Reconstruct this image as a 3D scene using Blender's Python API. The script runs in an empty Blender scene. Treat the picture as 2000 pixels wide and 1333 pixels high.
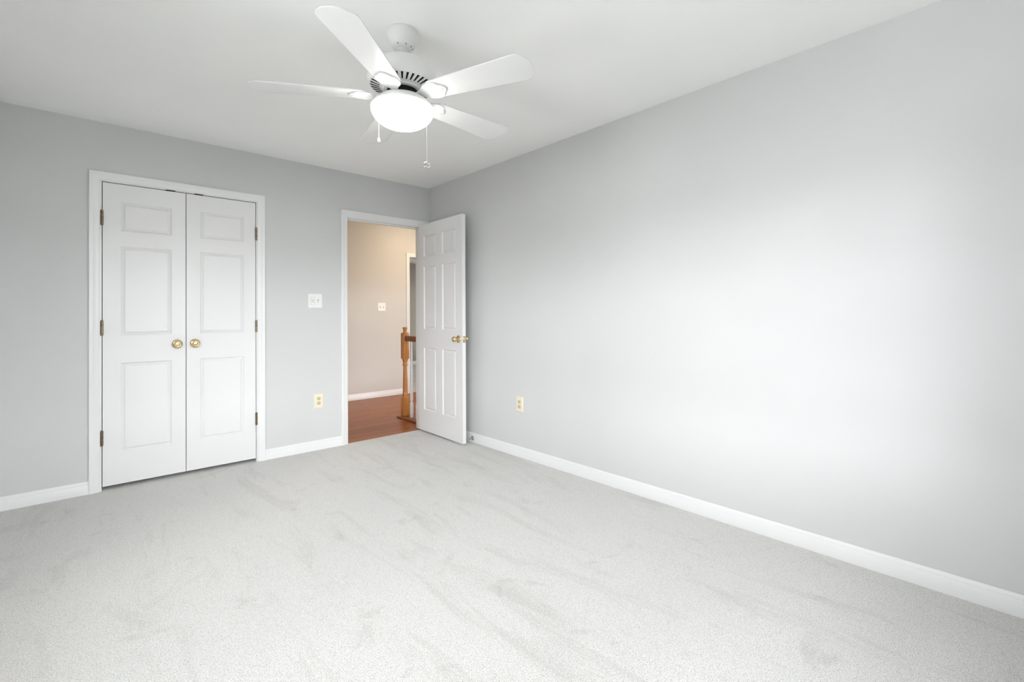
import bpy, bmesh, math, random
from mathutils import Vector, Matrix
random.seed(7)
S = bpy.context.scene
C = S.collection
PI = math.pi
R = math.radians

# ------------------------------------------------------------------ camera
YAW, PITCH, ROLL = 0.737899, 0.007031, -0.005381
CAM = Vector((-2.625249, -4.13457, 1.15186))
F0 = Vector((math.sin(YAW), math.cos(YAW), 0)); R0 = Vector((math.cos(YAW), -math.sin(YAW), 0)); U0 = Vector((0, 0, 1))
F1 = F0*math.cos(PITCH) + U0*math.sin(PITCH); U1 = U0*math.cos(PITCH) - F0*math.sin(PITCH)
R2 = R0*math.cos(ROLL) + U1*math.sin(ROLL); U2 = U1*math.cos(ROLL) - R0*math.sin(ROLL)
cd = bpy.data.cameras.new('camera'); cam = bpy.data.objects.new('camera', cd); C.objects.link(cam)
cam.matrix_world = Matrix(((R2.x, U2.x, -F1.x, CAM.x), (R2.y, U2.y, -F1.y, CAM.y), (R2.z, U2.z, -F1.z, CAM.z), (0, 0, 0, 1)))
cd.sensor_fit = 'HORIZONTAL'; cd.sensor_width = 36.0
cd.lens = 924.6555/2000*36.0
cd.shift_x = 0.0; cd.shift_y = -(666.5 - 608.033)/2000
cd.clip_start = 0.02; cd.clip_end = 200
S.camera = cam

# ------------------------------------------------------------------ room sizes
H = 2.44                     # ceiling height
XL, YB = -3.10, -4.44        # left wall and window wall of the bedroom; the corner in view is the origin
T = 0.115                    # wall thickness
YH = 2.045                   # far wall of the hall
YF = 5.53                    # far wall of the room across the hall
CLX0, CLX1 = -2.527, -1.602  # closet opening
ENX0, ENX1 = -0.858, -0.092  # bedroom doorway
DH = 2.03                    # bedroom door head
FAN = Vector((-1.544, -2.212, H))
WIN_BACK = [(-2.45, -1.70, 0.60, 2.04), (-1.68, -0.95, 0.60, 2.04)]   # windows behind the camera: x0, x1, z0, z1
FILL_WIN_LEFT = [(-3.95, -3.06, 0.60, 2.04), (-2.96, -2.07, 0.60, 2.04)]   # unseen windows added in the left wall for daylight: y0, y1, z0, z1
FILL_WIN_HALL = (0.52, 1.38, 0.35, 1.80)      # unseen window added to light the hall: x0, x1, z0, z1
G0, S1, S2 = 6.8, 10.0, 3.5      # bright yard, hazy low sky, high sky
LOW, HIGH = 11.8, 9.0           # added area lights standing in for sky behind the house: low strip, upper panel
BOWL = 14.0; HALL = 88.0

# ------------------------------------------------------------------ world, daylight, exposure
W = bpy.data.worlds.new('overcast_sky'); S.world = W; W.use_nodes = True
wn = W.node_tree; wn.nodes.clear()
w_out = wn.nodes.new('ShaderNodeOutputWorld'); w_bg = wn.nodes.new('ShaderNodeBackground')
w_tc = wn.nodes.new('ShaderNodeTexCoord'); w_sep = wn.nodes.new('ShaderNodeSeparateXYZ'); wn.links.new(w_tc.outputs['Generated'], w_sep.inputs[0])
w_up = wn.nodes.new('ShaderNodeMapRange'); w_up.inputs['From Min'].default_value = -1.0; wn.links.new(w_sep.outputs['Z'], w_up.inputs['Value'])
def horizon_profile(ground, trees, low, high):
    # sine of elevation against brightness: ground, treeline, hazy low sky, high sky
    top = max(ground, trees, low, high)
    n = wn.nodes.new('ShaderNodeValToRGB'); e = n.color_ramp.elements
    st = [(-1.0, ground), (-0.03, ground), (0.0, trees), (0.04, trees), (0.06, low), (0.25, low), (0.30, high), (1.0, high)]
    while len(e) < len(st): e.new(0.5)
    for q, (p, c) in zip(e, st): q.position = (p+1)/2; c /= max(top, 1e-6); q.color = (c*0.955, c*0.975, c, 1)
    wn.links.new(w_up.outputs[0], n.inputs['Fac'])
    k = wn.nodes.new('ShaderNodeVectorMath'); k.operation = 'SCALE'; k.inputs['Scale'].default_value = top
    wn.links.new(n.outputs['Color'], k.inputs[0]); return k.outputs[0]
wn.links.new(horizon_profile(G0, 0.5, S1, S2), w_bg.inputs['Color']); w_bg.inputs['Strength'].default_value = 1.0
wn.links.new(w_bg.outputs[0], w_out.inputs['Surface'])
W.cycles.sampling_method = 'MANUAL'; W.cycles.sample_map_resolution = 256

def portal(name, loc, rot, sx, sy):
    l = bpy.data.lights.new(name, 'AREA'); l.shape = 'RECTANGLE'; l.size = sx; l.size_y = sy; l.cycles.is_portal = True
    o = bpy.data.objects.new(name, l); o.location = loc; o.rotation_euler = rot; C.objects.link(o)
for a_, b_, c_, d_ in WIN_BACK: portal('window_portal', ((a_+b_)/2, YB-T, (c_+d_)/2), (R(90), 0, 0), b_-a_, d_-c_)
for a_, b_, c_, d_ in FILL_WIN_LEFT: portal('window_portal', (XL-T, (a_+b_)/2, (c_+d_)/2), (0, R(-90), 0), d_-c_, b_-a_)
portal('window_portal', ((FILL_WIN_HALL[0]+FILL_WIN_HALL[1])/2, 0, (FILL_WIN_HALL[2]+FILL_WIN_HALL[3])/2), (R(90), 0, 0), FILL_WIN_HALL[1]-FILL_WIN_HALL[0], FILL_WIN_HALL[3]-FILL_WIN_HALL[2])
portal('far_room_portal', (4.0, 3.9, 1.35), (0, R(90), 0), 1.4, 1.6)

def sky_fill(name, loc, rot, sx, sy, radiance):
    l = bpy.data.lights.new(name, 'AREA'); l.shape = 'RECTANGLE'; l.size = sx; l.size_y = sy; l.energy = radiance*PI*sx*sy; l.color = (0.965, 0.985, 1.0)
    o = bpy.data.objects.new(name, l); o.location = loc; o.rotation_euler = rot; C.objects.link(o)
sky_fill('low_sky_fill', (-1.6, -10.5, 2.62), (R(90), 0, 0), 26.0, 1.95, LOW)  # added lamp panel outside the back windows, strengthens the low daylight
sky_fill('high_sky_fill', (-1.6, -10.0, 6.2), (R(55), 0, 0), 26.0, 6.5, HIGH)  # second added lamp panel, tilted down for daylight from higher up

S.view_settings.view_transform = 'Standard'; S.view_settings.look = 'None'
S.view_settings.gamma = 1.0; S.view_settings.exposure = 0.15; S.view_settings.use_curve_mapping = False
cy = S.cycles
cy.max_bounces = 14; cy.diffuse_bounces = 10; cy.glossy_bounces = 4; cy.transmission_bounces = 6; cy.transparent_max_bounces = 8
cy.caustics_reflective = False; cy.caustics_refractive = False
cy.use_denoising = True; cy.sample_clamp_indirect = 6.0

# ------------------------------------------------------------------ materials
def newmat(name):
    m = bpy.data.materials.new(name); m.use_nodes = True
    nt = m.node_tree; return m, nt, nt.nodes['Principled BSDF']
def N(nt, t, **kw):
    n = nt.nodes.new(t)
    for k, v in kw.items():
        if k in n.inputs.keys(): n.inputs[k].default_value = v
        else: setattr(n, k, v)
    return n
def ramp(nt, fac, stops):
    n = nt.nodes.new('ShaderNodeValToRGB'); e = n.color_ramp.elements
    while len(e) < len(stops): e.new(0.5)
    for q, (p, c) in zip(e, stops): q.position = p; q.color = (*c, 1)
    nt.links.new(fac, n.inputs['Fac']); return n.outputs['Color']
def paint(name, col, rough=0.6, bump=0.04, scale=220, spec=0.3, var=0.015):
    m, nt, b = newmat(name)
    tc = N(nt, 'ShaderNodeTexCoord')
    n1 = N(nt, 'ShaderNodeTexNoise', Scale=scale, Detail=3.0); nt.links.new(tc.outputs['Object'], n1.inputs['Vector'])
    n2 = N(nt, 'ShaderNodeTexNoise', Scale=1.3, Detail=2.0); nt.links.new(tc.outputs['Object'], n2.inputs['Vector'])
    c = ramp(nt, n2.outputs['Fac'], [(0.35, tuple(x*(1-var) for x in col)), (0.65, tuple(min(1, x*(1+var)) for x in col))])
    nt.links.new(c, b.inputs['Base Color'])
    bp = N(nt, 'ShaderNodeBump', Strength=bump, Distance=0.002); nt.links.new(n1.outputs['Fac'], bp.inputs['Height'])
    nt.links.new(bp.outputs[0], b.inputs['Normal'])
    b.inputs['Roughness'].default_value = rough; b.inputs['Specular IOR Level'].default_value = spec
    return m
def metal(name, col, rough=0.25, var=0.1):
    m, nt, b = newmat(name)
    tc = N(nt, 'ShaderNodeTexCoord'); n1 = N(nt, 'ShaderNodeTexNoise', Scale=60.0, Detail=3.0); nt.links.new(tc.outputs['Object'], n1.inputs['Vector'])
    c = ramp(nt, n1.outputs['Fac'], [(0.3, tuple(x*(1-var) for x in col)), (0.7, col)])
    nt.links.new(c, b.inputs['Base Color']); b.inputs['Metallic'].default_value = 1.0; b.inputs['Roughness'].default_value = rough
    return m
M_WALL = paint('grey_wall_paint', (0.625, 0.63, 0.628), 0.62, 0.05)
M_HALL = paint('greige_hall_paint', (0.60, 0.575, 0.545), 0.62, 0.05)
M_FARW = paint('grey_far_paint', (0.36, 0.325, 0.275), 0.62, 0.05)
M_CEIL = paint('white_ceiling_paint', (0.93, 0.93, 0.92), 0.8, 0.05, 150)
M_TRIM = paint('white_trim_paint', (0.79, 0.795, 0.795), 0.32, 0.012, 90, 0.5)
M_DOOR = paint('white_door_paint', (0.775, 0.775, 0.773), 0.38, 0.02, 130, 0.45)
M_FAN = paint('white_fan_enamel', (0.79, 0.79, 0.78), 0.35, 0.008, 60, 0.5)
M_PLATE = paint('white_plastic', (0.84, 0.84, 0.82), 0.3, 0.0, 60, 0.5)
M_IVORY = paint('ivory_plastic', (0.79, 0.73, 0.59), 0.35, 0.0, 60, 0.5)
M_TAN = paint('almond_plastic', (0.62, 0.53, 0.35), 0.4, 0.0, 60, 0.5)
M_DARK = paint('dark_void', (0.018, 0.017, 0.016), 0.8, 0.0, 60, 0.1)
M_GREY = paint('grey_shadow_plastic', (0.36, 0.35, 0.33), 0.5, 0.0, 60, 0.3)
M_BRASS = metal('polished_brass', (0.80, 0.63, 0.36), 0.2)
M_AGED = metal('aged_brass', (0.30, 0.22, 0.13), 0.35, 0.6)
M_BRONZE = metal('dark_bronze', (0.045, 0.03, 0.02), 0.5, 0.4)
M_NICKEL = metal('bright_nickel', (0.55, 0.55, 0.54), 0.22)
M_RUBBER = paint('grey_rubber', (0.35, 0.35, 0.34), 0.7, 0.0)

M_GROUND = paint('light_blocking_ground', (0.035, 0.05, 0.025), 0.9, 0.3, 20)

def carpet_material():
    m, nt, b = newmat('light_grey_carpet')
    L = nt.links.new
    tc = N(nt, 'ShaderNodeTexCoord')
    warp = N(nt, 'ShaderNodeTexNoise', Scale=6.0, Detail=3.0); L(tc.outputs['Object'], warp.inputs['Vector'])
    tuft = N(nt, 'ShaderNodeTexNoise', Scale=310.0, Detail=2.0, Roughness=0.6, Distortion=0.6); L(tc.outputs['Object'], tuft.inputs['Vector'])
    fibre = N(nt, 'ShaderNodeTexVoronoi', Scale=380.0); L(tc.outputs['Object'], fibre.inputs['Vector'])
    mx = N(nt, 'ShaderNodeMath', operation='MULTIPLY_ADD'); L(fibre.outputs['Distance'], mx.inputs[0]); mx.inputs[1].default_value = -0.22; L(tuft.outputs['Fac'], mx.inputs[2])
    base = ramp(nt, mx.outputs[0], [(0.20, (0.39, 0.375, 0.35)), (0.33, (0.675, 0.66, 0.63)), (0.45, (0.825, 0.812, 0.786)), (0.60, (0.915, 0.902, 0.88))])
    # pile brushed one way or the other: vacuum strokes and footprints
    def strokes(rot, sx, sy, seed, lo):
        mp = N(nt, 'ShaderNodeMapping'); mp.inputs['Rotation'].default_value = (0, 0, R(rot)); mp.inputs['Scale'].default_value = (sx, sy, 1); mp.inputs['Location'].default_value = (seed, seed*0.7, 0)
        L(tc.outputs['Object'], mp.inputs['Vector'])
        st = N(nt, 'ShaderNodeTexNoise', Scale=1.0, Detail=7.0, Roughness=0.68, Distortion=0.8); L(mp.outputs[0], st.inputs['Vector'])
        return ramp(nt, st.outputs['Fac'], [(0.31, (lo, lo*0.995, lo*0.985)), (0.415, (0.965, 0.963, 0.96)), (0.44, (1, 1, 1)), (0.75, (1, 1, 1))])
    s1 = strokes(9, 3.6, 0.75, 3.1, 0.86)
    s3 = strokes(22, 6.0, 1.0, 11.7, 0.87)
    pt = N(nt, 'ShaderNodeTexNoise', Scale=4.2, Detail=4.0, Roughness=0.7, Distortion=0.5); L(tc.outputs['Object'], pt.inputs['Vector'])
    s2 = ramp(nt, pt.outputs['Fac'], [(0.30, (0.86, 0.855, 0.845)), (0.40, (1, 1, 1)), (0.7, (1, 1, 1))])
    a0 = N(nt, 'ShaderNodeMix', data_type='RGBA', blend_type='MULTIPLY'); a0.inputs[0].default_value = 1.0
    L(s1, a0.inputs[6]); L(s3, a0.inputs[7]); s1 = a0.outputs[2]
    a1 = N(nt, 'ShaderNodeMix', data_type='RGBA', blend_type='MULTIPLY'); a1.inputs[0].default_value = 1.0
    L(base, a1.inputs[6]); L(s1, a1.inputs[7])
    a2 = N(nt, 'ShaderNodeMix', data_type='RGBA', blend_type='MULTIPLY'); a2.inputs[0].default_value = 1.0
    L(a1.outputs[2], a2.inputs[6]); L(s2, a2.inputs[7])
    L(a2.outputs[2], b.inputs['Base Color'])
    bp = N(nt, 'ShaderNodeBump', Strength=0.9, Distance=0.006); L(mx.outputs[0], bp.inputs['Height']); L(bp.outputs[0], b.inputs['Normal'])
    b.inputs['Roughness'].default_value = 0.95; b.inputs['Specular IOR Level'].default_value = 0.05
    b.inputs['Sheen Weight'].default_value = 0.6; b.inputs['Sheen Roughness'].default_value = 0.45
    return m
M_CARPET = carpet_material()

def hardwood_material():
    m, nt, b = newmat('oak_strip_floor'); L = nt.links.new
    tc = N(nt, 'ShaderNodeTexCoord')
    br = N(nt, 'ShaderNodeTexBrick'); br.offset = 0.37; br.offset_frequency = 2
    br.inputs['Scale'].default_value = 1.0; br.inputs['Brick Width'].default_value = 2.3; br.inputs['Row Height'].default_value = 0.070
    br.inputs['Mortar Size'].default_value = 0.0012; br.inputs['Mortar Smooth'].default_value = 0.1; br.inputs['Bias'].default_value = 0.0
    br.inputs['Color1'].default_value = (0.41, 0.145, 0.050, 1); br.inputs['Color2'].default_value = (0.31, 0.100, 0.033, 1); br.inputs['Mortar'].default_value = (0.06, 0.022, 0.01, 1)
    L(tc.outputs['Object'], br.inputs['Vector'])
    mp = N(nt, 'ShaderNodeMapping'); mp.inputs['Scale'].default_value = (1.5, 34, 1); L(tc.outputs['Object'], mp.inputs['Vector'])
    g = N(nt, 'ShaderNodeTexNoise', Scale=2.2, Detail=6.0, Roughness=0.6, Distortion=0.4); L(mp.outputs[0], g.inputs['Vector'])
    gc = ramp(nt, g.outputs['Fac'], [(0.3, (0.72, 0.66, 0.60)), (0.6, (1.0, 1.0, 1.0))])
    mx = N(nt, 'ShaderNodeMix', data_type='RGBA', blend_type='MULTIPLY'); mx.inputs[0].default_value = 1.0
    L(br.outputs['Color'], mx.inputs[6]); L(gc, mx.inputs[7]); L(mx.outputs[2], b.inputs['Base Color'])
    b.inputs['Roughness'].default_value = 0.33; b.inputs['Specular IOR Level'].default_value = 0.16
    return m
M_OAKFLOOR = hardwood_material()
def oak_material(name, light, dark, rough=0.3):
    m, nt, b = newmat(name); L = nt.links.new
    tc = N(nt, 'ShaderNodeTexCoord'); mp = N(nt, 'ShaderNodeMapping'); mp.inputs['Scale'].default_value = (26, 26, 2.2); L(tc.outputs['Object'], mp.inputs['Vector'])
    g = N(nt, 'ShaderNodeTexNoise', Scale=1.6, Detail=6.0, Roughness=0.6, Distortion=1.2); L(mp.outputs[0], g.inputs['Vector'])
    L(ramp(nt, g.outputs['Fac'], [(0.3, dark), (0.62, light)]), b.inputs['Base Color']); b.inputs['Roughness'].default_value = rough
    return m
M_OAK = oak_material('honey_oak', (0.56, 0.25, 0.075), (0.40, 0.155, 0.042))
M_RAIL = oak_material('dark_oak_rail', (0.25, 0.088, 0.030), (0.16, 0.052, 0.018))

def emitter(name, col, strength):
    m, nt, b = newmat(name)
    b.inputs['Base Color'].default_value = (0.9, 0.9, 0.88, 1); b.inputs['Roughness'].default_value = 0.3
    b.inputs['Emission Color'].default_value = (*col, 1); b.inputs['Emission Strength'].default_value = strength
    return m
M_BOWL = emitter('lit_frosted_glass', (1.0, 0.985, 0.96), BOWL)
M_HALLBOWL = emitter('lit_hall_glass', (1.0, 0.83, 0.61), HALL)
def pane_material():
    m = bpy.data.materials.new('window_pane'); m.use_nodes = True; nt = m.node_tree; nt.nodes.clear()
    o = nt.nodes.new('ShaderNodeOutputMaterial'); t = nt.nodes.new('ShaderNodeBsdfTransparent'); g = nt.nodes.new('ShaderNodeBsdfGlossy'); x = nt.nodes.new('ShaderNodeMixShader')
    g.inputs['Roughness'].default_value = 0.02; x.inputs[0].default_value = 0.06
    nt.links.new(t.outputs[0], x.inputs[1]); nt.links.new(g.outputs[0], x.inputs[2]); nt.links.new(x.outputs[0], o.inputs['Surface'])
    return m
M_PANE = pane_material()

# ------------------------------------------------------------------ mesh helpers
def box(bm, x0, x1, y0, y1, z0, z1, bevel=0.0, mi=0, seg=2):
    r = bmesh.ops.create_cube(bm, size=1.0)
    vs = r['verts']
    bmesh.ops.scale(bm, vec=(x1-x0, y1-y0, z1-z0), verts=vs)
    bmesh.ops.translate(bm, vec=((x0+x1)/2, (y0+y1)/2, (z0+z1)/2), verts=vs)
    fs = {f for v in vs for f in v.link_faces}
    if bevel > 0:
        es = list({e for v in vs for e in v.link_edges})
        rb = bmesh.ops.bevel(bm, geom=es, offset=bevel, segments=seg, profile=0.5, affect='EDGES')
        fs = {f for v in rb['verts'] for f in v.link_faces} | {f for f in fs if f.is_valid}
    for f in fs: f.material_index = mi
    return fs
def lathe(bm, prof, n=48, axis='Z', origin=(0, 0, 0), mi=0, caps=True):
    """prof: (radius, height) list; spins about the axis through origin"""
    rings = []
    o = Vector(origin)
    def place(r, h, a):
        c, s = r*math.cos(a), r*math.sin(a)
        if axis == 'Z': return o + Vector((c, s, h))
        if axis == 'Y': return o + Vector((c, h, s))
        return o + Vector((h, c, s))
    for r, h in prof:
        if r < 1e-6: rings.append([bm.verts.new(place(0, h, 0))])
        else: rings.append([bm.verts.new(place(r, h, 2*PI*k/n)) for k in range(n)])
    fs = []
    for A, B in zip(rings, rings[1:]):
        for k in range(n):
            k2 = (k+1) % n
            if len(A) == 1 and len(B) == 1: continue
            if len(A) == 1: fs.append(bm.faces.new((A[0], B[k2], B[k])))
            elif len(B) == 1: fs.append(bm.faces.new((A[k], A[k2], B[0])))
            else: fs.append(bm.faces.new((A[k], A[k2], B[k2], B[k])))
    if caps:
        if len(rings[0]) > 1: fs.append(bm.faces.new(list(reversed(rings[0]))))
        if len(rings[-1]) > 1: fs.append(bm.faces.new(rings[-1]))
    for f in fs: f.material_index = mi
    return fs
def prism(bm, pts, z0, z1, mi=0, bevel=0.0):
    """extrude a polygon outline (x, y) from z0 to z1"""
    a = [bm.verts.new((x, y, z0)) for x, y in pts]; b = [bm.verts.new((x, y, z1)) for x, y in pts]
    n = len(pts)
    fs = [bm.faces.new(list(reversed(a))), bm.faces.new(b)] + [bm.faces.new((a[k], a[(k+1) % n], b[(k+1) % n], b[k])) for k in range(n)]
    for f in fs: f.material_index = mi
    if bevel > 0:
        es = [e for f in fs[:2] for e in f.edges]
        bmesh.ops.bevel(bm, geom=es, offset=bevel, segments=2, profile=0.5, affect='EDGES')
    return a + b
def tube(bm, pts, r, n=10, mi=0):
    pts = [Vector(p) for p in pts]; rings = []
    for i, p in enumerate(pts):
        d = (pts[min(i+1, len(pts)-1)] - pts[max(i-1, 0)]).normalized()
        u = d.orthogonal().normalized(); v = d.cross(u)
        rings.append([bm.verts.new(p + u*r*math.cos(2*PI*k/n) + v*r*math.sin(2*PI*k/n)) for k in range(n)])
    for A, B in zip(rings, rings[1:]):
        for k in range(n): bm.faces.new((A[k], A[(k+1) % n], B[(k+1) % n], B[k])).material_index = mi
    bm.faces.new(list(reversed(rings[0]))).material_index = mi; bm.faces.new(rings[-1]).material_index = mi
def obj(name, bm, mats, parent=None, smooth=30, loc=None, rot=None):
    bmesh.ops.recalc_face_normals(bm, faces=bm.faces[:])
    me = bpy.data.meshes.new(name); bm.to_mesh(me); bm.free()
    for m in (mats if isinstance(mats, (list, tuple)) else [mats]): me.materials.append(m)
    if smooth:
        for p in me.polygons: p.use_smooth = True
        me.set_sharp_from_angle(angle=R(smooth))
    o = bpy.data.objects.new(name, me); C.objects.link(o)
    if parent: o.parent = parent
    if loc is not None: o.location = loc
    if rot is not None: o.rotation_euler = rot
    return o
def tag(o, label, cat, group=None, kind=None):
    o['label'] = label; o['category'] = cat
    if group: o['group'] = group
    if kind: o['kind'] = kind
    return o
def empty(name, loc, label, cat, group=None, kind=None, rz=0.0):
    o = bpy.data.objects.new(name, None); C.objects.link(o); o.location = loc; o.rotation_euler = (0, 0, rz); o.empty_display_size = 0.05
    return tag(o, label, cat, group, kind)
def structure(name, boxes, m, label, cat):
    bm = bmesh.new()
    for b in boxes: box(bm, *b)
    return tag(obj(name, bm, m, smooth=0), label, cat, kind='structure')

# ------------------------------------------------------------------ shell
XR = 4.0  # right end of hall and far room
structure('floor', [(XL, 0, YB, 0.012, -0.1, 0.0), (-3.0, -1.43, 0.012, 0.73, -0.1, 0.0)], M_CARPET, 'light grey cut pile wall-to-wall carpet of the bedroom with brushed tracks', 'carpet floor')
structure('floor_hall', [(-1.43, XR, 0.012, YH+0.045, -0.1, -0.003)], M_OAKFLOOR, 'reddish brown oak strip floor of the hall seen through the doorway', 'wood floor')
structure('floor_far_room', [(-0.5, XR, YH+0.045, YF, -0.1, 0.0)], M_CARPET, 'pale carpet of the room across the hall', 'carpet floor')
structure('ceiling', [(XL-T, XR+T, YB-T, YF+T, H, H+0.1)], M_CEIL, 'smooth white bedroom ceiling above the fan', 'ceiling')
structure('wall_right', [(0, T, YB-T, 0, -0.1, H)], M_WALL, 'long blank light grey wall beside the open door', 'wall')
structure('wall_front', [
    (XL-T, CLX0-0.02, 0, T, -0.1, H), (CLX0-0.02, CLX1+0.02, 0, T, 2.07, H), (CLX1+0.02, ENX0-0.02, 0, T, -0.1, H),
    (ENX0-0.02, ENX1+0.02, 0, T, DH+0.02, H), (ENX1+0.02, FILL_WIN_HALL[0], 0, T, -0.1, H), (FILL_WIN_HALL[1], XR+T, 0, T, -0.1, H), (FILL_WIN_HALL[0], FILL_WIN_HALL[1], 0, T, -0.1, FILL_WIN_HALL[2]), (FILL_WIN_HALL[0], FILL_WIN_HALL[1], 0, T, FILL_WIN_HALL[3], H)], M_WALL, 'light grey wall that holds the closet doors and the bedroom doorway', 'wall')
def pierced(u0, u1, wins):
    out = []; u = u0
    for a, b, c, d in sorted(wins): out += [(u, a, -0.1, H), (a, b, -0.1, c), (a, b, d, H)]; u = b
    return out + [(u, u1, -0.1, H)]
structure('wall_left', [(XL-T, XL, a, b, c, d) for a, b, c, d in pierced(YB-T, 0, FILL_WIN_LEFT)], M_WALL, 'light grey wall with added windows beside the camera, outside the frame', 'wall')
structure('wall_back', [(a, b, YB-T, YB, c, d) for a, b, c, d in pierced(XL, 0, WIN_BACK)], M_WALL, 'light grey window wall behind the camera', 'wall')
structure('wall_closet_back', [(-3.2, -1.36, 0.73, 0.80, -0.1, H)], M_WALL, 'back wall inside the closed closet', 'wall')
structure('wall_closet_side', [(-3.2, -3.0, T, 0.73, -0.1, H)], M_WALL, 'side wall inside the closed closet', 'wall')
structure('wall_hall_end', [(-1.43, -1.36, T, 0.73, -0.1, H), (-1.43, -1.36, 0.80, YH, -0.1, H)], M_HALL, 'short end wall of the hall behind the closet', 'wall')
HX0, HX1, HZ = 0.956, 1.72, 2.003
structure('wall_hall', [(-1.43, HX0-0.02, YH, YH+T, -0.1, H), (HX0-0.02, HX1+0.02, YH, YH+T, HZ+0.02, H), (HX1+0.02, XR, YH, YH+T, -0.1, H)], M_HALL, 'beige hall wall with a double switch, seen through the doorway', 'wall')
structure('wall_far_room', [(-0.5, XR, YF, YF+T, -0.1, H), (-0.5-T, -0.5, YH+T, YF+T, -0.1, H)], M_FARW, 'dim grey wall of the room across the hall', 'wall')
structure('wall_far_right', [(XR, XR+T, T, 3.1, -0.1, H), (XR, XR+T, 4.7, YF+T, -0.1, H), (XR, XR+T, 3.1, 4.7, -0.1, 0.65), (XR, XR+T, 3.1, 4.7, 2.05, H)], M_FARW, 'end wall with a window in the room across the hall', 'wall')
structure('ceiling_far_room', [(-0.5, XR, YH+T, YF, 2.34, 2.40)], M_HALL, 'ceiling of the room across the hall', 'ceiling')

structure('ground_outside', [(-30, 30, -40, YB-T-0.02, -3.2, -3.1)], M_GROUND, 'unseen dark ground added behind the house to block light from below', 'ground')  # out of view; added so little light comes up through the back windows

# casings, jambs, baseboards
CAS = [(0, 0), (0, 0.015), (0.004, 0.018), (0.018, 0.018), (0.022, 0.0165), (0.027, 0.0135), (0.040, 0.0115), (0.047, 0.0115), (0.051, 0.0095), (0.054, 0.010), (0.057, 0.0075), (0.057, 0)]
def casing_bm(bm, xl, xr, zt, y, sgn, w=0.057):
    """mitred door casing round an opening: outer edges xl, xr, zt; y = wall face; sgn = side it stands proud"""
    st = []
    k = w/0.057
    for u, t in CAS:
        u *= k
        st.append([(xl+u, 0.0), (xl+u, zt-u), (xr-u, zt-u), (xr-u, 0.0)])
    V = [[bm.verts.new((x, y + sgn*CAS[i][1], z)) for x, z in s] for i, s in enumerate(st)]
    for i in range(len(V)-1):
        for j in range(3): bm.faces.new((V[i][j], V[i][j+1], V[i+1][j+1], V[i+1][j]))
    n = len(V)
    for j in range(3): bm.faces.new((V[n-1][j], V[n-1][j+1], V[0][j+1], V[0][j]))
    bm.faces.new([V[i][0] for i in range(n)]); bm.faces.new([V[i][3] for i in reversed(range(n))])
def jamb_bm(bm, x0, x1, zt, y0, y1, stop=None):
    box(bm, x0-0.02, x0, y0, y1, 0, zt+0.02); box(bm, x1, x1+0.02, y0, y1, 0, zt+0.02); box(bm, x0, x1, y0, y1, zt, zt+0.02)
    if stop is not None:
        box(bm, x0, x0+0.011, stop, stop+0.035, 0, zt); box(bm, x1-0.011, x1, stop, stop+0.035, 0, zt); box(bm, x0+0.011, x1-0.011, stop, stop+0.035, zt-0.011, zt)
bm = bmesh.new(); casing_bm(bm, -2.592, -1.540, 2.111, 0, -1)
t1 = tag(obj('trim_1', bm, M_TRIM), 'white moulded casing round the double closet doors', 'door casing', kind='structure')
bm = bmesh.new(); jamb_bm(bm, CLX0, CLX1, 2.05, 0.0, T, None)
obj('jamb', bm, M_TRIM, t1, 0)
bm = bmesh.new(); casing_bm(bm, -0.921, -0.029, 2.0955, 0, -1)
t2 = tag(obj('trim_2', bm, M_TRIM), 'white moulded casing round the bedroom doorway', 'door casing', kind='structure')
bm = bmesh.new(); jamb_bm(bm, ENX0, ENX1, DH, 0.0, T, 0.038); obj('jamb', bm, M_TRIM, t2, 0)
bm = bmesh.new(); casing_bm(bm, -0.921, -0.029, 2.0955, T, 1); obj('hall_casing', bm, M_TRIM, t2)
bm = bmesh.new(); box(bm, ENX0, ENX0+0.0015, 0.004, 0.032, 0.90, 0.957); box(bm, ENX0, ENX0+0.002, 0.012, 0.026, 0.915, 0.942, mi=1)
obj('strike_plate', bm, [M_BRASS, M_DARK], t2, 0)
bm = bmesh.new(); casing_bm(bm, HX0-0.06, HX1+0.06, HZ+0.06, YH, -1)
t3 = tag(obj('trim_3', bm, M_TRIM), 'white casing of the doorway across the hall', 'door casing', kind='structure')
bm = bmesh.new(); jamb_bm(bm, HX0, HX1, HZ, YH, YH+T); obj('jamb', bm, M_TRIM, t3, 0)

BB = [(0, 0), (0.013, 0), (0.013, 0.060), (0.0118, 0.0625), (0.0085, 0.0635), (0.0085, 0.0660), (0.0080, 0.0720), (0.0060, 0.0790), (0.0030, 0.083), (0, 0.083)]
def baseboard_bm(bm, p0, p1, nrm, m0=0, m1=0, h=1.0):
    """run from p0 to p1 along a wall with outward normal nrm; m0/m1 = inside-corner mitre at that end"""
    p0, p1, nv = Vector((*p0, 0)), Vector((*p1, 0)), Vector((*nrm, 0)); d = (p1-p0).normalized()
    A = [bm.verts.new(p0 + nv*t + d*(t*m0) + Vector((0, 0, z*h))) for t, z in BB]; B = [bm.verts.new(p1 + nv*t - d*(t*m1) + Vector((0, 0, z*h))) for t, z in BB]
    n = len(BB)
    for k in range(n): bm.faces.new((A[k], A[(k+1) % n], B[(k+1) % n], B[k]))
    bm.faces.new(list(reversed(A))); bm.faces.new(B)
def baseboard(name, runs, label):
    bm = bmesh.new()
    for r in runs: baseboard_bm(bm, *r)
    return tag(obj(name, bm, M_TRIM), label, 'baseboard', kind='structure')
baseboard('baseboard_right', [((0, 0), (0, YB), (-1, 0), 1, 1)], 'white moulded baseboard along the long right wall')
baseboard('baseboard_front_left', [((XL, 0), (-2.592, 0), (0, -1), 1, 0)], 'short white baseboard between the room corner and the closet casing')
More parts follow.
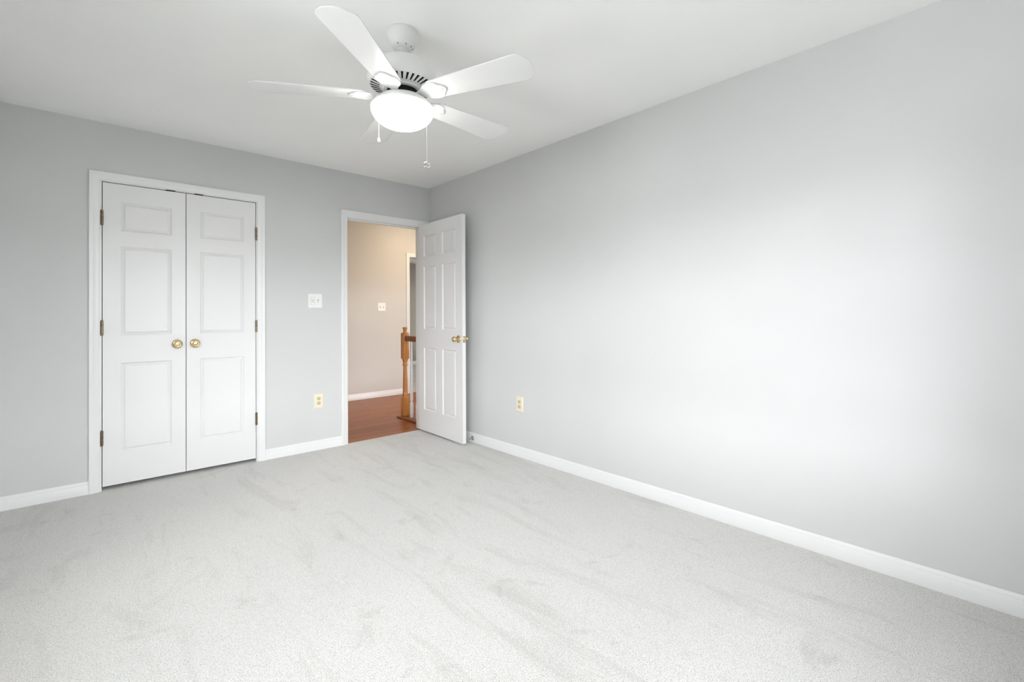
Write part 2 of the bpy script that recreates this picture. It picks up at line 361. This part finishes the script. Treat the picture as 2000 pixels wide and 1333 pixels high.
baseboard('baseboard_front_middle', [((-1.540, 0), (-0.921, 0), (0, -1), 0, 0)], 'short white baseboard under the light switch between closet and doorway')
baseboard('baseboard_left', [((XL, YB), (XL, 0), (1, 0), 1, 1)], 'white baseboard on the wall beside the closet, outside the frame')
baseboard('baseboard_back', [((0, YB), (XL, YB), (0, 1), 1, 1)], 'white baseboard under the window behind the camera')
baseboard('baseboard_hall', [((-1.36, YH), (HX0-0.06, YH), (0, -1), 0, 0)], 'white baseboard along the beige hall wall')
baseboard('baseboard_far_room', [((-0.5, YF), (XR, YF), (0, -1), 0, 0)], 'white baseboard in the room across the hall')

# double-hung windows behind the camera; those beside it and in the hall are added for light (built as if in the back wall, u along the wall, v out of the room)
def window(name, u0, u1, z0, z1, left, label, YB=YB, e0=0.06, e1=0.06):   # e0, e1 = casing width at either side
    def B(bm, a, b, v0, v1, c, d, bev=0.0):
        if left: box(bm, XL-v1, XL-v0, a, b, c, d, bev)
        else: box(bm, a, b, YB-v1, YB-v0, c, d, bev)
    bm = bmesh.new()
    B(bm, u0, u0+0.03, 0, T, z0, z1); B(bm, u1-0.03, u1, 0, T, z0, z1); B(bm, u0+0.03, u1-0.03, 0, T, z1-0.03, z1); B(bm, u0+0.03, u1-0.03, 0, T, z0, z0+0.03)
    w = tag(obj(name, bm, M_TRIM, smooth=0), label, 'window', kind='structure')
    zm = (z0+z1)/2
    for c, d, v in ((z0+0.03, zm+0.015, 0.04), (zm-0.015, z1-0.03, 0.075)):
        bm = bmesh.new(); e, f = u0+0.03, u1-0.03
        B(bm, e, e+0.035, v, v+0.03, c, d); B(bm, f-0.035, f, v, v+0.03, c, d); B(bm, e+0.035, f-0.035, v, v+0.03, c, c+0.03); B(bm, e+0.035, f-0.035, v, v+0.03, d-0.03, d)
        sa = obj('sash', bm, M_TRIM, w, 0)
        bm = bmesh.new(); B(bm, e+0.03, f-0.03, v+0.012, v+0.018, c+0.025, d-0.025); obj('pane', bm, M_PANE, sa, 0)
    bm = bmesh.new(); B(bm, u0-e0-0.02*(e0 > 0.03), u1+e1+0.02*(e1 > 0.03), -0.05, 0, z0-0.03, z0, 0.004); obj('sill', bm, M_TRIM, w)
    bm = bmesh.new(); B(bm, u0-e0, u0, -0.018, 0, z0, z1+0.06); B(bm, u1, u1+e1, -0.018, 0, z0, z1+0.06); B(bm, u0, u1, -0.018, 0, z1, z1+0.06); obj('casing', bm, M_TRIM, w, 0)
for i, q in enumerate(WIN_BACK): window('window_%d' % (i+1), *q, False, 'white double-hung window behind the camera, %s' % ('toward the room corner' if i else 'close to the camera'), e0=0.01 if i else 0.06, e1=0.06 if i else 0.01)
for i, q in enumerate(FILL_WIN_LEFT): window('window_%d' % (i+1+len(WIN_BACK)), *q, True, e0=0.05, e1=0.05, label='unseen white double-hung window added for daylight beside the camera, %s' % ('the one farther from the closet' if i == 0 else 'the one nearer the closet'))
window('window_%d' % (1+len(WIN_BACK)+len(FILL_WIN_LEFT)), *FILL_WIN_HALL, False, 'unseen white double-hung window added to light the hall', YB=T)

# ------------------------------------------------------------------ panelled doors
RINGS = [(0.0, 0.0), (0.0018, -0.0014), (0.0085, -0.0102), (0.0105, -0.0114), (0.0130, -0.0110), (0.0232, -0.0030), (0.0250, -0.0022)]
def door_slab(bm, w, h, t, panels, both=True):
    """slab in x 0..w, z 0..h, front face y=0, back face y=t; panels: (x0,x1,z0,z1) moulded into both faces"""
    xs = sorted({0, w} | {p[0] for p in panels} | {p[1] for p in panels}); zs = sorted({0, h} | {p[2] for p in panels} | {p[3] for p in panels})
    for y, sg in ((0, 1), (t, -1)):
        for x0, x1 in zip(xs, xs[1:]):
            for z0, z1 in zip(zs, zs[1:]):
                if any(abs(p[0]-x0) < 1e-6 and abs(p[1]-x1) < 1e-6 and abs(p[2]-z0) < 1e-6 and abs(p[3]-z1) < 1e-6 for p in panels):
                    prev = None
                    for ins, dep in RINGS:
                        q = [bm.verts.new((a, y - sg*dep, b)) for a, b in ((x0+ins, z0+ins), (x1-ins, z0+ins), (x1-ins, z1-ins), (x0+ins, z1-ins))]
                        if prev:
                            for k in range(4): bm.faces.new((prev[k], prev[(k+1) % 4], q[(k+1) % 4], q[k]))
                        prev = q
                    bm.faces.new(prev)
                else:
                    bm.faces.new([bm.verts.new((a, y, b)) for a, b in ((x0, z0), (x1, z0), (x1, z1), (x0, z1))])
    for (a, b) in ((0, 0), (w, w)):
        bm.faces.new([bm.verts.new(c) for c in ((a, 0, 0), (a, t, 0), (a, t, h), (a, 0, h))])
    for z in (0, h):
        bm.faces.new([bm.verts.new(c) for c in ((0, 0, z), (w, 0, z), (w, t, z), (0, t, z))])
    bmesh.ops.remove_doubles(bm, verts=bm.verts[:], dist=1e-5)
def knuckle(bm, x, y, z0, z1, r=0.0075):
    n = 5; g = (z1-z0)/n
    for k in range(n): lathe(bm, [(r, z0+k*g+0.0006), (r, z0+(k+1)*g-0.0006)], 16, 'Z', (x, y, 0))
    lathe(bm, [(r*0.5, z0-0.004), (r*0.9, z0-0.002), (r*0.9, z0+0.001)], 16, 'Z', (x, y, 0)); lathe(bm, [(r*0.9, z1-0.001), (r*0.9, z1+0.002), (r*0.5, z1+0.004)], 16, 'Z', (x, y, 0))
PZ = [(0.240, 0.839), (1.024, 1.627), (1.729, 1.925)]
def closet_leaf(name, x0, x1, px0, px1, hx, hz, kx, cx, label):
    zb = 0.027
    d = empty(name, (x0, 0.002, zb), label, 'door', kind='structure')
    bm = bmesh.new(); door_slab(bm, x1-x0, 2.045-zb, 0.035, [(px0-x0, px1-x0, a-zb, b-zb) for a, b in PZ]); obj('leaf', bm, M_DOOR, d, 20)
    for a, b in hz:
        bm = bmesh.new(); knuckle(bm, hx-x0, -0.008, a-zb, b-zb)
        s = 1 if hx < kx else -1
        box(bm, min(hx-x0, hx-x0+s*0.004), max(hx-x0, hx-x0+s*0.004), -0.004, -0.0005, a-zb, b-zb)
        obj('hinge', bm, M_AGED, d)
    bm = bmesh.new()
    o = (kx-x0, -0.0002, 0.952-zb)
    lathe(bm, [(0.0, 0), (0.0325, 0), (0.0325, -0.002), (0.030, -0.005), (0.024, -0.008), (0.014, -0.010), (0.010, -0.013), (0.0095, -0.024), (0.013, -0.030), (0.021, -0.036), (0.0235, -0.043), (0.0225, -0.050), (0.018, -0.0535), (0.0165, -0.0525), (0.0145, -0.0525), (0.012, -0.0545), (0.0, -0.0553)], 40, 'Y', o, caps=False)
    lathe(bm, [(0, -0.0079), (0.0018, -0.0079), (0.0018, -0.0076), (0.0018, -0.0060)], 10, 'Y', (o[0]-0.0245, o[1], o[2]), mi=1, caps=False)
    obj('knob', bm, [M_BRASS, M_DARK], d, 50)
    bm = bmesh.new(); box(bm, cx-x0-0.028, cx-x0+0.028, -0.003, 0.020, 2.0455-zb, 2.0535-zb, 0.002); obj('catch', bm, M_BRONZE, d)
    return d
closet_leaf('door_1', CLX0+0.0042, -2.0656, -2.430, -2.148, CLX0+0.001, [(0.301, 0.396), (1.030, 1.124), (1.760, 1.855)], -2.117, -2.155, 'white three-panel closet leaf hinged beside the bare wall, knob at its inner edge')
closet_leaf('door_2', -2.0612, CLX1-0.0042, -1.977, -1.688, CLX1-0.001, [(0.293, 0.385), (1.027, 1.113), (1.753, 1.848)], -2.009, -1.985, 'white three-panel closet leaf nearer the light switch and doorway')

# bedroom door, swung in 88 degrees against the right wall; local x = from hinge to latch, y 0 = face towards the hall side when shut
door = empty('door_3', (-0.092, -0.008, 0.018), 'open white six-panel bedroom door standing near the long grey wall', 'door', kind='structure', rz=R(-90-1.6))
DO = Vector((0.003, -0.043, 0))
P6 = [(a, b, c-0.018, d-0.018) for a, b in ((0.100, 0.326), (0.434, 0.660)) for c, d in ((0.225, 0.833), (1.012, 1.625), (1.720, 1.925))]
bm = bmesh.new(); door_slab(bm, 0.762, 2.022, 0.035, P6); bmesh.ops.translate(bm, vec=DO, verts=bm.verts[:]); obj('leaf', bm, M_DOOR, door, 20)
KP = [(0.0, 0), (0.0325, 0), (0.0325, 0.003), (0.029, 0.007), (0.018, 0.010), (0.011, 0.013), (0.010, 0.026), (0.0125, 0.031), (0.021, 0.037), (0.0255, 0.046), (0.0255, 0.053), (0.021, 0.060), (0.014, 0.0635), (0.012, 0.0625), (0.007, 0.0625), (0.006, 0.0645), (0.0, 0.0645)]
for s in (-1, 1):
    bm = bmesh.new(); lathe(bm, [(r, s*h) for r, h in KP], 40, 'Y', (DO.x+0.703, DO.y + (0 if s < 0 else 0.035), 0.918), caps=False); obj('knob', bm, M_BRASS, door, 50)
bm = bmesh.new()
ex = DO.x+0.762; box(bm, ex, ex+0.0012, DO.y+0.005, DO.y+0.030, 0.889, 0.946, 0.0004); box(bm, ex+0.001, ex+0.009, DO.y+0.011, DO.y+0.025, 0.907, 0.929, 0.002)
for z in (0.896, 0.939): lathe(bm, [(0.0, 0.0016), (0.003, 0.0016), (0.003, 0.0005)], 10, 'X', (ex, DO.y+0.0175, z), mi=1, caps=False)
obj('latch', bm, [M_BRASS, M_AGED], door)
for z in (0.25, 1.0, 1.78):
    bm = bmesh.new(); knuckle(bm, 0.0, 0.0, z, z+0.09); box(bm, 0.001, 0.0026, -0.040, -0.006, z, z+0.09); obj('hinge', bm, M_AGED, door)

# door stop on the baseboard behind the door
ds = empty('door_stop', (-0.013, -0.725, 0.036), 'small shiny metal door stop on the baseboard behind the open door', 'door stop')
bm = bmesh.new(); lathe(bm, [(0.0, 0), (0.019, 0), (0.019, -0.003), (0.015, -0.007), (0.008, -0.010), (0.0065, -0.014), (0.006, -0.050), (0.0075, -0.054), (0.0075, -0.058)], 24, 'X'); obj('rod', bm, M_NICKEL, ds, 40)
bm = bmesh.new(); lathe(bm, [(0.0, -0.058), (0.0095, -0.058), (0.0105, -0.062), (0.0095, -0.069), (0.0, -0.070)], 24, 'X', caps=False); obj('tip', bm, M_RUBBER, ds, 40)

# ------------------------------------------------------------------ switch plates and outlets (local: face towards -y, wall at y = 0)
def plate_bm(w, h, t=0.006):
    bm = bmesh.new(); prism_pts = []
    r = 0.005
    for cx, cz, a0 in ((w/2-r, h/2-r, 0), (-w/2+r, h/2-r, 90), (-w/2+r, -h/2+r, 180), (w/2-r, -h/2+r, 270)):
        for k in range(5): a = R(a0+k*22.5); prism_pts.append((cx+r*math.cos(a), cz+r*math.sin(a)))
    b = [bm.verts.new((x, 0, z)) for x, z in prism_pts]; m = [bm.verts.new((x, -t*0.45, z)) for x, z in prism_pts]; f = [bm.verts.new((x*(1-0.008/w), -t, z*(1-0.008/h))) for x, z in prism_pts]
    n = len(b)
    for A, B in ((b, m), (m, f)):
        for k in range(n): bm.faces.new((A[k], A[(k+1) % n], B[(k+1) % n], B[k]))
    bm.faces.new(f); bm.faces.new(list(reversed(b))); return bm
def toggle(parent, x, z, m=None, up=True):
    bm = bmesh.new(); box(bm, x-0.0055, x+0.0055, -0.0064, -0.0050, z-0.0125, z+0.0125, mi=1)
    box(bm, x-0.004, x+0.004, -0.0165, -0.006, z-0.001 if up else z-0.010, z+0.010 if up else z+0.001, 0.0012)
    obj('toggle', bm, [m or M_PLATE, M_GREY], parent)
def screws(parent, pts, m):
    for x, z in pts:
        bm = bmesh.new(); lathe(bm, [(0.0, -0.0072), (0.0028, -0.0070), (0.0032, -0.0062), (0.0032, -0.005)], 12, 'Y', (x, 0, z), caps=False); box(bm, x-0.0024, x+0.0024, -0.00735, -0.0069, z-0.0004, z+0.0004, mi=1); obj('screw', bm, [m, M_GREY], parent)
sp = empty('light_switch', (-1.1445, 0, 1.277), 'white double switch plate on the grey wall between closet and doorway', 'light switch')
obj('plate', plate_bm(0.117, 0.121), M_PLATE, sp)
bm = bmesh.new(); box(bm, -0.0395, -0.0065, -0.0066, -0.005, -0.0335, 0.0335, mi=1); box(bm, -0.0383, -0.0077, -0.0082, -0.005, -0.0323, 0.0323, 0.0012); obj('rocker_frame', bm, [M_PLATE, M_GREY], sp)
bm = bmesh.new(); box(bm, -0.030, -0.024, -0.0085, -0.0075, -0.011, 0.013, mi=1); box(bm, -0.0285, -0.0245, -0.016, -0.008, -0.001, 0.009, 0.001); obj('toggle', bm, [M_PLATE, M_GREY], sp)
bm = bmesh.new(); box(bm, -0.0165, -0.0135, -0.0085, -0.0075, -0.016, 0.016, mi=1); box(bm, -0.0178, -0.0122, -0.0115, -0.008, -0.010, -0.003, 0.0008); obj('slider', bm, [M_PLATE, M_GREY], sp)
toggle(sp, 0.023, 0.0, None, False); screws(sp, [(-0.023, 0.048), (-0.023, -0.048), (0.023, 0.030), (0.023, -0.030)], M_PLATE)
hs = empty('light_switch', (0.508, YH, 1.265), 'off-white double toggle switch on the beige hall wall', 'light switch')
obj('plate', plate_bm(0.117, 0.119), M_PLATE, hs); toggle(hs, -0.023, 0.0); toggle(hs, 0.023, 0.0); screws(hs, [(s*0.023, q*0.030) for s in (-1, 1) for q in (-1, 1)], M_PLATE)
def outlet(loc, rz, label, mp, ms):
    o = empty('wall_outlet', loc, label, 'electrical outlet', rz=rz)
    obj('plate', plate_bm(0.077, 0.122), mp, o)
    for z in (0.0195, -0.0195):
        bm = bmesh.new()
        pts = []
        for k in range(32):
            a = 2*PI*k/32; pts.append((max(-0.0170, min(0.0170, 0.0178*math.cos(a))), max(-0.0142, min(0.0142, 0.0178*math.sin(a)))))
        f = [bm.verts.new((x, -0.0085, z+q)) for x, q in pts]; b = [bm.verts.new((x, -0.005, z+q)) for x, q in pts]
        bm.faces.new(f)
        for k in range(32): bm.faces.new((f[k], f[(k+1) % 32], b[(k+1) % 32], b[k]))
        box(bm, -0.0078, -0.0052, -0.0089, -0.0080, z-0.001, z+0.0085, mi=1); box(bm, 0.0052, 0.0078, -0.0089, -0.0080, z+0.0005, z+0.0080, mi=1)
        lathe(bm, [(0.0, -0.0089), (0.0028, -0.0089), (0.0028, -0.008)], 12, 'Y', (0, 0, z-0.0075), mi=1, caps=False)
        obj('socket', bm, [ms, M_DARK], o)
    screws(o, [(0, 0)], mp)
outlet((-1.118, 0, 0.418), 0, 'ivory duplex outlet low on the grey wall below the light switch', M_IVORY, M_TAN)
outlet((0, -1.337, 0.424), R(-90), 'ivory duplex outlet low on the long blank grey wall', M_IVORY, M_TAN)

# ------------------------------------------------------------------ ceiling fan with light
fan = empty('ceiling_fan', FAN, 'white five-blade ceiling fan with a lit frosted bowl light', 'ceiling fan')
zf = lambda z: z-H
bm = bmesh.new(); lathe(bm, [(0.0, zf(2.44)), (0.070, zf(2.44)), (0.0735, zf(2.437)), (0.0745, zf(2.428)), (0.0735, zf(2.416)), (0.0685, zf(2.404)), (0.0645, zf(2.398)), (0.0625, zf(2.390)), (0.0575, zf(2.380)), (0.049, zf(2.371)), (0.039, zf(2.365)), (0.022, zf(2.364)), (0.0, zf(2.364))], 56, caps=False)
cano = obj('canopy', bm, M_FAN, fan, 40)
for a in (215, 262, 300, 330):
    bm = bmesh.new(); lathe(bm, [(0.0, 0.0015), (0.0035, 0.0012), (0.004, 0.0), (0.004, -0.002)], 12, 'Z', caps=False)
    c = Vector((0.0452*math.cos(R(a)), 0.0452*math.sin(R(a)), zf(2.3686))); nrm = Vector((math.cos(R(a)), math.sin(R(a)), -1.5)).normalized()
    o = obj('canopy_screw', bm, M_GREY, cano, 40, c); o.rotation_mode = 'QUATERNION'; o.rotation_quaternion = nrm.to_track_quat('Z', 'Y')
bm = bmesh.new(); lathe(bm, [(0.0, zf(2.372)), (0.024, zf(2.370)), (0.026, zf(2.362)), (0.021, zf(2.354)), (0.0135, zf(2.350)), (0.0135, zf(2.328)), (0.022, zf(2.326)), (0.022, zf(2.307)), (0.0, zf(2.307))], 32, caps=False); obj('downrod', bm, M_FAN, fan, 40)
bm = bmesh.new()
lathe(bm, [(0.0, zf(2.318)), (0.030, zf(2.318)), (0.060, zf(2.314)), (0.090, zf(2.305)), (0.118, zf(2.290)), (0.138, zf(2.270)), (0.150, zf(2.247)), (0.1545, zf(2.227)), (0.154, zf(2.212)), (0.149, zf(2.200)), (0.141, zf(2.193)), (0.088, zf(2.179)), (0.084, zf(2.172)), (0.074, zf(2.170)), (0.0, zf(2.170))], 72, caps=False)
for k in range(36):   # radial cooling slots in the underside
    a = 2*PI*k/36
    pr = [(0.101, 0.0028), (0.1405, 0.0052)]
    n = Vector((0.256, 0, -0.967)); sl = (2.171-2.157)/(0.141-0.088)
    q = []
    for (r, hw), sg in ((pr[0], -1), (pr[1], -1), (pr[1], 1), (pr[0], 1)):
        q.append(Vector((r, sg*hw, zf(2.179 + (r-0.088)*sl))))
    ra = Matrix.Rotation(a, 3, 'Z')
    lo = [bm.verts.new(ra @ (v + n*0.0007)) for v in q]; hi = [bm.verts.new(ra @ (v - n*0.003)) for v in q]
    bm.faces.new(lo).material_index = 1; bm.faces.new(list(reversed(hi))).material_index = 1
    for j in range(4): bm.faces.new((lo[j], lo[(j+1) % 4], hi[(j+1) % 4], hi[j])).material_index = 1
obj('motor_housing', bm, [M_FAN, M_DARK], fan, 40)
bm = bmesh.new(); lathe(bm, [(0.0, zf(2.172)), (0.068, zf(2.172)), (0.070, zf(2.168)), (0.070, zf(2.150)), (0.066, zf(2.146)), (0.0, zf(2.146))], 48, caps=False); obj('flywheel', bm, M_DARK, fan, 40)
# light kit
bm = bmesh.new(); lathe(bm, [(0.0, zf(2.160)), (0.046, zf(2.160)), (0.050, zf(2.156)), (0.052, zf(2.147)), (0.062, zf(2.146)), (0.082, zf(2.142)), (0.104, zf(2.132)), (0.122, zf(2.118)), (0.134, zf(2.104)), (0.138, zf(2.098)), (0.138, zf(2.093)), (0.0, zf(2.093))], 64, caps=False); obj('light_fitter', bm, M_FAN, fan, 40)
bp = [(0.0, zf(2.0925)), (0.139, zf(2.0925))]
for k in range(0, 15):
    a = R(k*90/14); bp.append((0.1405*math.cos(a)**0.9 if k < 14 else 0.0, zf(2.091 - 0.089*math.sin(a))))
bm = bmesh.new(); lathe(bm, bp, 64, caps=False); tag_b = obj('lamp_bowl', bm, M_BOWL, fan, 60); tag_b['label'] = 'lit frosted glass bowl'
# blades
def blade_outline():
    pts = []
    def hw(r): return 0.056 + (0.0785-0.056)*min(1, max(0, (r-0.155)/(0.59-0.155)))
    for r in (0.172, 0.25, 0.35, 0.45, 0.55, 0.592): pts.append((r, hw(r)))
    for k in range(1, 6):      # rounded corner into a shallow arc
        a = R(k*14); pts.append((0.592+0.030*math.sin(a), 0.0485+0.030*math.cos(a)))
    for w in (0.045, 0.030, 0.015, 0.0): pts.append((0.644-0.0170*(w/0.053)**2, w))
    up = pts; lo = [(r, -w) for r, w in reversed(pts[:-1])]
    root = [(0.160, -0.048), (0.155, -0.020), (0.155, 0.020), (0.160, 0.048)]
    return up + lo + root
def iron_outline():
    half = [(0.060, 0.012), (0.085, 0.013), (0.105, 0.017), (0.122, 0.030), (0.140, 0.046), (0.160, 0.053), (0.180, 0.054), (0.196, 0.050), (0.206, 0.042), (0.206, 0.034), (0.214, 0.028), (0.226, 0.020), (0.232, 0.010), (0.234, 0.0)]
    return half + [(r, -w) for r, w in reversed(half[:-1])]
B0 = 4.0
ZB = zf(2.142)
for k in range(5):
    a = R(B0 + 72*k)
    mt = Matrix.Rotation(a, 4, 'Z') @ Matrix.Translation((0, 0, ZB)) @ Matrix.Rotation(R(-9), 4, 'X')
    bm = bmesh.new(); prism(bm, blade_outline(), 0.0, 0.0055, bevel=0.0012); bl = obj('blade', bm, M_FAN, fan, 40); bl.matrix_local = mt
    bm = bmesh.new(); prism(bm, iron_outline(), -0.0065, 0.0, bevel=0.002)
    ir = obj('blade_bracket', bm, M_FAN, bl, 40)
    for (sx, sy) in ((0.178, 0.034), (0.178, -0.034), (0.215, 0.0)):
        bm = bmesh.new(); lathe(bm, [(0.0, -0.0088), (0.004, -0.0084), (0.0055, -0.0066), (0.0055, -0.004)], 14, 'Z', (sx, sy, 0), caps=False); obj('bracket_screw', bm, M_FAN, bl, 40)
# pull chains: world direction sideways to the camera at the fan = lat
lat = Vector((0.870509, -0.492152, 0)); tow = Vector((-0.492152, -0.870509, 0))
def chain(off, z0, z1, fob):
    bm = bmesh.new(); x, y = off.x, off.y; n = int((z0-z1)/0.0042)
    for i in range(n):
        z = zf(z0 - (i+0.5)*(z0-z1)/n); r = 0.0016
        lathe(bm, [(0.0, z+r), (r*0.8, z+r*0.6), (r, z), (r*0.8, z-r*0.6), (0.0, z-r)], 8, 'Z', (x, y, 0), caps=False)
    tube(bm, [(x, y, zf(z0)), (x, y, zf(z1))], 0.0006, 6)
    c = obj('pull_chain', bm, M_NICKEL if fob == 'ring' else M_FAN, fan, 60)
    bm = bmesh.new(); zc = zf(z1)
    if fob == 'ring':
        m = 26; R1, r2 = 0.0125, 0.0028
        fw = tow.normalized()
        for i in range(m):
            pass
        V = []
        for i in range(m):
            t = 2*PI*i/m; ctr = Vector((x, y, zc-R1)) + lat*R1*math.cos(t) + Vector((0, 0, 1))*R1*math.sin(t); rad = (lat*math.cos(t) + Vector((0, 0, 1))*math.sin(t))
            V.append([bm.verts.new(ctr + rad*r2*math.cos(2*PI*j/8) + fw*r2*math.sin(2*PI*j/8)) for j in range(8)])
        for i in range(m):
            for j in range(8): bm.faces.new((V[i][j], V[(i+1) % m][j], V[(i+1) % m][(j+1) % 8], V[i][(j+1) % 8]))
        f = obj('pull_ring', bm, M_NICKEL, c, 60)
        bm = bmesh.new(); lathe(bm, [(0.0, 0.0018), (0.0075, 0.0016), (0.0085, 0.0), (0.0075, -0.0016), (0.0, -0.0018)], 20, 'Z', caps=False)
        o = obj('pull_medallion', bm, M_NICKEL, c, 40, Vector((x, y, zc-R1))); o.rotation_euler = (R(70), R(20), math.atan2(tow.y, tow.x)+PI/2)
    else:
        lathe(bm, [(0.0, zc+0.002), (0.003, zc), (0.006, zc-0.006), (0.0075, zc-0.013), (0.006, zc-0.020), (0.0, zc-0.022)], 20, 'Z', (x, y, 0), caps=False); obj('pull_fob', bm, M_FAN, c, 60)
chain(lat*0.104 + tow*0.098, 2.110, 1.824, 'ring')
chain(lat*-0.110 - tow*0.100, 2.094, 1.988, 'fob')

# ------------------------------------------------------------------ hall: newel, rail, balusters, lamp
NX, NY = 0.080, 0.640
nw = empty('newel_post', (NX, NY, 0.017), 'honey oak newel post with turned shaft and round finial in the hall', 'newel post')
def zl(z): return z-0.017
bm = bmesh.new(); box(bm, -0.0375, 0.0375, -0.0375, 0.0375, 0, zl(0.225), 0.004)
lathe(bm, [(0.036, zl(0.224)), (0.035, zl(0.232)), (0.030, zl(0.240))], 32, caps=False); obj('base_block', bm, M_OAK, nw, 40)
bm = bmesh.new(); lathe(bm, [(0.030, zl(0.236)), (0.0325, zl(0.246)), (0.0325, zl(0.256)), (0.028, zl(0.266)), (0.0275, zl(0.30)), (0.0255, zl(0.42)), (0.0225, zl(0.53)), (0.0215, zl(0.570)), (0.0215, zl(0.578)), (0.029, zl(0.583)), (0.030, zl(0.591)), (0.027, zl(0.597)), (0.024, zl(0.603)), (0.025, zl(0.620)), (0.030, zl(0.640)), (0.0335, zl(0.650)), (0.030, zl(0.659))], 36); obj('turned_shaft', bm, M_OAK, nw, 40)
bm = bmesh.new(); fs = box(bm, -0.0375, 0.0375, -0.0375, 0.0375, zl(0.655), zl(0.950), 0.010, seg=2); obj('upper_block', bm, M_OAK, nw, 40)
bm = bmesh.new(); lathe(bm, [(0.034, zl(0.948)), (0.033, zl(0.954)), (0.022, zl(0.960)), (0.0195, zl(0.968)), (0.022, zl(0.974)), (0.0225, zl(0.980)), (0.020, zl(0.986)), (0.027, zl(0.996)), (0.029, zl(1.004)), (0.026, zl(1.011)), (0.019, zl(1.015)), (0.0, zl(1.017))], 36); obj('finial', bm, M_OAK, nw, 40)
bm = bmesh.new(); box(bm, 0.0, 0.17, T+0.019, 0.700, -0.003, 0.017, 0.006)
tag(obj('landing_tread', bm, M_RAIL), 'dark oak landing strip on the hall floor under the newel and balusters', 'floor strip')
bm = bmesh.new()
hp = [(-0.020, 0.0), (0.020, 0.0), (0.022, 0.012), (0.029, 0.022), (0.029, 0.042), (0.022, 0.056), (0.010, 0.062), (-0.010, 0.062), (-0.022, 0.056), (-0.029, 0.042), (-0.029, 0.022), (-0.022, 0.012)]
A = [bm.verts.new((NX+a, NY-0.036, 0.858+b)) for a, b in hp]; B = [bm.verts.new((NX+a, T+0.001, 0.858+b)) for a, b in hp]
for k in range(len(hp)): bm.faces.new((A[k], A[(k+1) % 12], B[(k+1) % 12], B[k]))
bm.faces.new(A); bm.faces.new(list(reversed(B)))
tag(obj('handrail', bm, M_RAIL), 'dark oak handrail running from the newel post', 'handrail')
def baluster_bm():
    bm = bmesh.new(); box(bm, -0.016, 0.016, -0.016, 0.016, 0, 0.158, 0.003)
    lathe(bm, [(0.0155, 0.156), (0.0145, 0.166), (0.0105, 0.175), (0.014, 0.184), (0.0165, 0.195), (0.0155, 0.25), (0.0125, 0.50), (0.0095, 0.8412)], 20); return bm
bals = ['white square-based baluster next to the oak newel post', 'white baluster second from the newel post, behind the door jamb', 'white baluster third from the newel post, behind the door jamb']
first = None
for i, y in enumerate((0.500, 0.375, 0.250)):
    if first is None: o = first = obj('baluster', baluster_bm(), M_TRIM, None, 40, (NX, y, 0.017))
    else: o = first.copy(); C.objects.link(o); o.location = (NX, y, 0.017)
    tag(o, bals[i], 'baluster', 'white stair balusters')
hl = empty('ceiling_lamp', (0.95, 1.15, H), 'warm dome lamp on the hall ceiling', 'ceiling lamp')
bm = bmesh.new(); lathe(bm, [(0.0, 0), (0.15, 0), (0.15, -0.02), (0.14, -0.025), (0.0, -0.025)], 40, caps=False); obj('base', bm, M_FAN, hl, 40)
bm = bmesh.new(); lathe(bm, [(0.0, -0.0255)] + [(0.135*math.cos(R(k*9)) if k < 10 else 0.0, -0.026-0.08*math.sin(R(k*9))) for k in range(11)], 40, caps=False); obj('glass_dome', bm, M_HALLBOWL, hl, 60)
